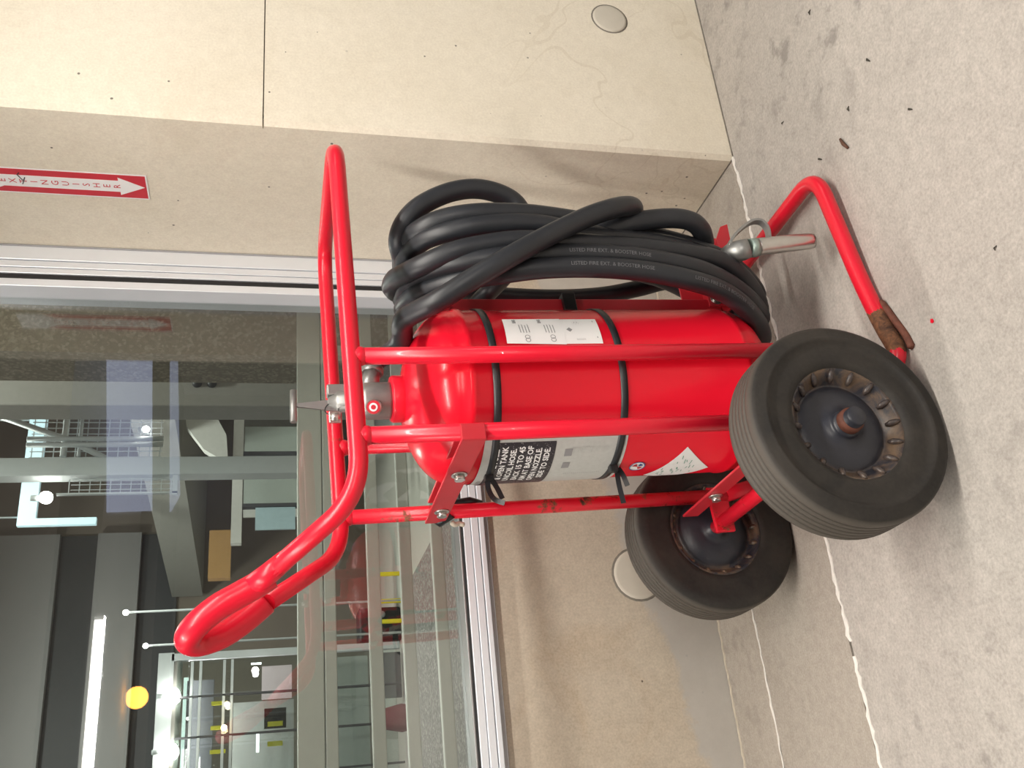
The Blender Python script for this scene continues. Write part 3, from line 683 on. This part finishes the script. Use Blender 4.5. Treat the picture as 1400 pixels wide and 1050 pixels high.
tw = MB().tube([(1.323, 1.464, .004), (1.304, 1.458, .005), (1.286, 1.449, .004)], [.003, .0042, .003], 7).build('twig', 'wood'); tag(tw, 'short reddish brown twig on the bare floor past the leg', 'twig')
bits = [((1.684, 1.44), .008, 'dark speck of leaf on the floor nearest the pilaster front'), ((1.413, 1.313), .010, 'curled dark leaf bit on the floor right of the twig'), ((1.366, 1.413), .008, 'pale tipped leaf bit beside the twig'),
        ((1.222, 1.249), .009, 'dark leaf bit on the open floor, in front of the twig'), ((1.337, 1.551), .010, 'brown leaf bit between the twig and the bend of the red leg'), ((1.526, 1.648), .006, 'tiny dark grit near the pilaster corner'), ((.839, 1.17), .006, 'lone dark speck on the floor in front of the near tyre')]
for i, ((x, y), s, lab_) in enumerate(bits):
    rb = random.Random(i); a = rb.random()*3; s *= .75
    pts = [(x-s*math.cos(a), y-s*math.sin(a), .001), (x, y+.001, .004), (x+s*math.cos(a), y+s*math.sin(a), .0015)]
    o = MB().tube(pts, [s*.15, s*.38, s*.12], 6).build('leaf_bit', 'dirt'); tag(o, lab_, 'debris', 'debris on the floor')
o = MB().prism([(.800, 1.366), (.807, 1.367), (.809, 1.372), (.803, 1.375), (.799, 1.371)], .0003, .0018, 'z').build('paint_flake', 'red'); tag(o, 'small red paint flake on the floor by the near tyre', 'flake')

# ================================================================== BEYOND THE GLASS
dk = MB().box(-4, 1.335, 2.68, 5.4, 0, .45).build('floor_deck', 'agg_dark'); tag(dk, kind='structure')
o = MB().box(-8, 12, 2.68, 14, -.1, 0).build('floor_inside', 'infloor'); tag(o, kind='structure')
wi = MB().box(-8, 14, 12, 12.2, 0, 6).build('wall_inside_back', 'brownwall'); tag(wi, kind='structure')
o = MB().box(1.745, 3.2, 3.40, 3.65, 0, 3.2).build('wall_inside_side', 'agg_tan'); tag(o, kind='structure')
ci = MB().box(-8, 14, 2.67, 14, 5.0, 5.2).build('ceiling_inside', 'dkgrey'); tag(ci, kind='structure')
up_ = MB().prism([(3.33, 7.46), (2.87, 11.95), (9, 11.95), (9, 7.46)], 2.0, 2.35, 'z').build('upper_floor', 'midgrey'); tag(up_, 'grey underside slab of the upper floor inside', 'floor slab')

for z0, z1, mt_, d in ((3.64, 4.95, 'spandrel', .12), (3.22, 3.64, 'dkgrey', .03), (2.73, 3.22, 'spandrel', .12), (2.30, 2.73, 'dkgrey', .03)): MB().box(-6, 3.66, 12-d, 12, z0, z1).build('spandrel_panel' if mt_ == 'spandrel' else 'window_strip', mt_, wi)
gr = empty('guard_rail', (-1, 3.0, .45)); tag(gr, 'grey green horizontal guard rail just behind the window glass', 'railing')
def gpart(nm, mat, y0, y1, z0, z1): return MB().box(-3, 2.9, y0-3.0, y1-3.0, z0-.45, z1-.45).build(nm, mat, gr, .003)
gpart('top_rail', 'rail', 3.0, 3.045, 1.072, 1.150); gpart('top_rail_lip', 'rail', 2.985, 3.05, 1.034, 1.070)
for z0, z1 in ((.893, .933), (.790, .828), (.684, .722), (.585, .622)):
    r_ = gpart('rail', 'rail', 3.0, 3.03, z0, z1)
gpart('lower_rail', 'rail', 3.0, 3.03, .485, .52)
for x in (-1.6, 2.56): MB().box(x, x+.04, .03, .07, 0, .62).build('post', 'rail', gr)

col_ = empty('grey_column', (2.395, 5.1, 0)); tag(col_, 'grey column behind the glass right of the mesh tower', 'column')
MB().box(-.146, .146, -.1, .1, 0, 4.2).build('shaft', 'midgrey', col_, .01)
for z in (1.632, 1.553): MB().lathe([(1e-4, -.03), (.022, -.03), (.026, 0)], 'y', (-.01, -.1, z), 16).build('knob', 'black', col_)

# mesh-clad steel tower
tw_ = empty('steel_tower', (2.3, 6.0, 0)); tag(tw_, 'pale steel tower clad in wire mesh with pipes', 'tower')
MB().box(-.077, .044, 0, .12, 1.0, 4.5).build('pale_post', 'pale', tw_, .006)
MB().box(.375, .43, 0, .1, 1.0, 4.5).build('pale_post', 'midgrey', tw_, .006)
for x in (.127, .167): MB().cyl((x, 0, 1.9), (x, 0, 2.70), .017, 10).build('vertical_pipe', 'pale', tw_)
MB().cyl((.06, .03, 2.49), (.385, .03, 2.49), .02, 10).build('cross_pipe', 'pale', tw_)
MB().cyl((.06, .03, 2.40), (.385, .03, 2.40), .012, 10).build('cross_pipe', 'pale', tw_)
mb = MB()
for i in range(13): z = 1.92+i*.063; mb.box(.06, .38, .055, .06, z, z+.006)
for i in range(9): x = .06+i*.04; mb.box(x, x+.005, .05, .055, 1.91, 2.69)
for i in range(11): z = 1.84+i*.06; mb.box(-.19, -.085, .055, .06, z, z+.005)
for i in range(4): x = -.19+i*.034; mb.box(x, x+.004, .05, .055, 1.83, 2.43)
tag(mb.build('wire_mesh', 'pale', tw_), kind='stuff')
MB().tube([(.38, .02, 3.0), (.16, .02, 2.45), (.02, .02, 2.2)], .02, 8).build('brace', 'pale', tw_)
MB().box(-.2, -.19, 0, .03, 1.8, 2.5).build('thin_post', 'pale', tw_); MB().box(-.21, -.08, 0, .03, 1.8, 1.83).build('thin_post', 'pale', tw_)

def bulb(name, label, x, y, z, rad, col, stren, group='lights inside beyond the glass', stem=0):
    t = empty(name, (x, y, z)); tag(t, label, 'lamp', group)
    MB().sphere((0, 0, 0), rad, 12).build('globe', emit('lamp glow', col, stren), t)
    if stem: MB().cyl((0, 0, -rad*.5), (0, 0, -z), .008, 8, .008).build('stem', 'pale', t)
    else: MB().cyl((0, .01, rad*.7), (0, .01, rad*2.2), .02, 8).build('mount', 'pale', t)
    return t
WH = (1, .98, .92)
bulb('spot_lamp', 'small white spot lamp on the wire mesh of the tower', 2.52, 5.97, 2.005, .022, WH, 25)
bulb('spot_lamp', 'bright white lamp left of the pale tower post', 2.10, 6.05, 2.565, .040, WH, 35)
bulb('post_lamp', 'small white post lamp higher above the handle grip', 1.588, 7, 2.185, .020, WH, 25, stem=.5)
bulb('post_lamp', 'small white post lamp closest to the handle grip', 1.355, 7, 2.043, .018, WH, 25, stem=.45)

# central window band under the upper floor
wbn = empty('window_band', (2.4, 8, 1.0)); tag(wbn, 'white framed interior window band with dark mullions behind the handle', 'window')
def wb_(nm, mat, x0, x1, z0, z1, y0=0, y1=.08): return MB().box(x0-2.4, x1-2.4, y0, y1, z0-1, z1-1).build(nm, mat, wbn)
wb_('lintel', 'ltgrey', 2.35, 3.66, 1.46, 1.545); wb_('end_post', 'ltgrey', 3.57, 3.64, .95, 1.46); wb_('sill', 'ltgrey', 2.35, 3.66, .93, .98)
for x in (3.153, 2.97, 2.679): wb_('mullion', 'dkgrey', x-.014, x+.014, .98, 1.46)
for x0, x1 in ((3.17, 3.57), (2.99, 3.135), (2.70, 2.95)): wb_('pane', 'pane_in', x0, x1, .98, 1.46, .03, .04)
wb_('blue_panel', 'bluepane', 2.47, 2.662, 1.02, 1.35, .02, .05)
wb_('back_panel', 'ltgrey', 2.7, 3.57, .98, 1.46, .4, .42)
wb_('timber_panel', 'timber', 2.19, 2.62, 1.56, 1.745, .5, .6)
st = MB().prism([(3.58, 1.96), (3.58, 1.75), (3.28, 1.60), (3.02, 1.58), (3.15, 1.78), (3.36, 1.93)], 7.9, 8.0).build('sloped_panel', 'ltgrey'); tag(st, 'pale sloping panel under the upper floor edge', 'panel')
bf = empty('blue_light_frame', (2.7, 8.3, 2.6)); tag(bf, 'pale blue lit frame high behind the mesh tower', 'frame')
MB().box(-.06, .95, 0, .05, .52, .66).build('frame_bar', emit('blue glow', (.55, .75, .85), .35), bf); MB().box(-.06, 0, 0, .05, .05, .52).build('frame_bar', bf.children[0].data.materials[0], bf)

for x in (.02, .9): MB().cyl((x, .025, .66), (x, .025, 2.40), .008, 8).build('hanger_rod', 'pale', bf)
# lit glazed facade on the left
fa = empty('glazed_facade', (1.2, 9, 0)); tag(fa, 'lit glazed facade with steel mullions left behind the glass', 'facade')
def fb(nm, mat, x0, x1, z0, z1, y0=0, y1=.06): return MB().box(x0-1.2, x1-1.2, y0, y1, z0, z1).build(nm, mat, fa)
fb('header', 'pale', .3, 1.67, 2.03, 2.16); fb('header_panel', 'midgrey', .3, 1.64, 1.96, 2.03, .02); fb('edge_post', 'pale', 1.60, 1.66, .05, 2.05)
fb('ceiling_strip', emit('strip glow', (.85, 1, .95), .9), .3, 1.50, 1.925, 1.965, .3, .34)
fb('dark_band', 'dkgrey', .3, 1.46, 1.70, 1.93, .25, .3)
for z in (1.875, 1.803, 1.604, 1.537): fb('transom', 'pale', .3, 1.58, z-.011, z+.011, -.02, .03)
for x in (1.283, .95, .61): fb('mullion', 'dkgrey', x-.008, x+.008, .05, 2.0, -.02, .03)
for x in (1.232, 1.027, .831): fb('yellow_strip', 'yellow', x-.016, x+.016, 1.58, 1.71, .1, .12)
for x in (1.025, .86): fb('yellow_strip', 'yellow', x-.02, x+.02, 1.10, 1.23, .1, .12)
fb('pink_panel', emit('pink lit panel', (.85, .66, .68), .35), 1.25, 1.54, 1.02, 1.285, .2, .22)
fb('grey_panel', 'ltgrey', .3, 1.25, 1.0, 1.53, .3, .32)
fb('dark_screen', 'black', .99, 1.16, 1.07, 1.26, .12, .15); fb('white_tube', emit('white strip', (1, 1, 1), 4), 1.545, 1.56, 1.29, 1.38, .1, .12)
fb('white_tube', emit('white strip 2', (1, 1, 1), 4), .80, .95, 1.30, 1.325, .1, .12)
for x0, x1 in ((.3, .602), (.618, .942), (.958, 1.275), (1.291, 1.59)): fb('pane', 'pane_in', x0, x1, .1, 2.0, 0, .008)
fb('lower_wall', 'ltgrey', .3, 1.60, .32, .95, .3, .33); fb('dark_door', 'dkgrey', 1.19, 1.60, .02, .22, .2, .25)
area_light('shop_fill', (-.25, .16, 1.915), 1.3, .12, 16, (1, .95, .97), parent=fa)  # fill light added to brighten the panels behind the facade glass
bulb('wall_lamp', 'bright white lamp behind the facade glass near its right post', 1.30, 8.93, 2.02, .06, WH, 40)
bulb('wall_lamp', 'bright white lamp behind the facade glass at the picture edge', .85, 8.93, 2.02, .066, WH, 40)
MB().sphere((1.19-1.2, -.1, 1.57), .022, 12).build('lamp_globe', emit('small lamp glow', (1, .85, .65), 20), fa)
MB().sphere((1.0-1.2, -.1, 1.59), .025, 12).build('lamp_globe', emit('small lamp glow', (1, .7, .35), 20), fa)
MB().sphere((1.46-1.2, -.1, 1.34), .03, 12).build('lamp_globe', emit('small lamp glow', (1, .9, .92), 20), fa)
# yellow posts and a dark machine seen between the rails
for x, lab_ in ((2.297, 'yellow post standing right of the black machine'), (2.038, 'yellow post at the right side of the black machine'), (1.848, 'yellow post at the left side of the black machine')):
    t = empty('yellow_post', (x, 9.0, 0)); tag(t, lab_, 'post', 'yellow posts inside')
    MB().box(-.018, .018, -.018, .018, .012, .30).build('shaft', 'yellow', t, .003); MB().box(-.04, .04, -.04, .04, 0, .012).build('base_plate', 'dkgrey', t)
ma = empty('black_machine', (1.86, 9.3, 0)); tag(ma, 'black machine with a round grille between two yellow posts', 'machine')
MB().box(-.15, .17, -.1, .2, .0, .40).build('body', 'black', ma, .02); MB().lathe([(.0001, -.115), (.03, -.115), (.034, -.1)], 'y', (.1, 0, .18), 16).build('grille', 'inkgrey', ma)
pe = MB().lathe([(1e-4, 0), (.10, 0), (.12, .1), (.09, .24), (.05, .30), (1e-4, .31)], 'z', (.95, 8.7, 0), 16).build('cloth_bundle', 'maroon'); tag(pe, 'maroon bundle low behind the guard rails at the left', 'bundle')
# unseen fill lamps added to brighten the hall
def hall_fill(x, y, z, p, label):
    t = empty('hall_fill', (x, y, z)); tag(t, label, 'lamp', 'added hall fill lamps')
    MB().box(-.3, .3, -.08, .08, .0, .06).build('housing', 'housing', t); area_light('hall_fill_light', (0, 0, -.01), .6, .16, p, (.95, 1, .92), parent=t)
hall_fill(2.2, 4.2, 4.4, 110, 'added unseen fill lamp over the deck inside'); hall_fill(2.5, 7.0, 4.4, 130, 'added unseen fill lamp over the hall centre'); hall_fill(1.0, 9.6, 4.6, 110, 'added unseen fill lamp over the back of the hall'); hall_fill(.6, 4.0, 4.6, 16, 'added unseen fill lamp over the deck edge inside')
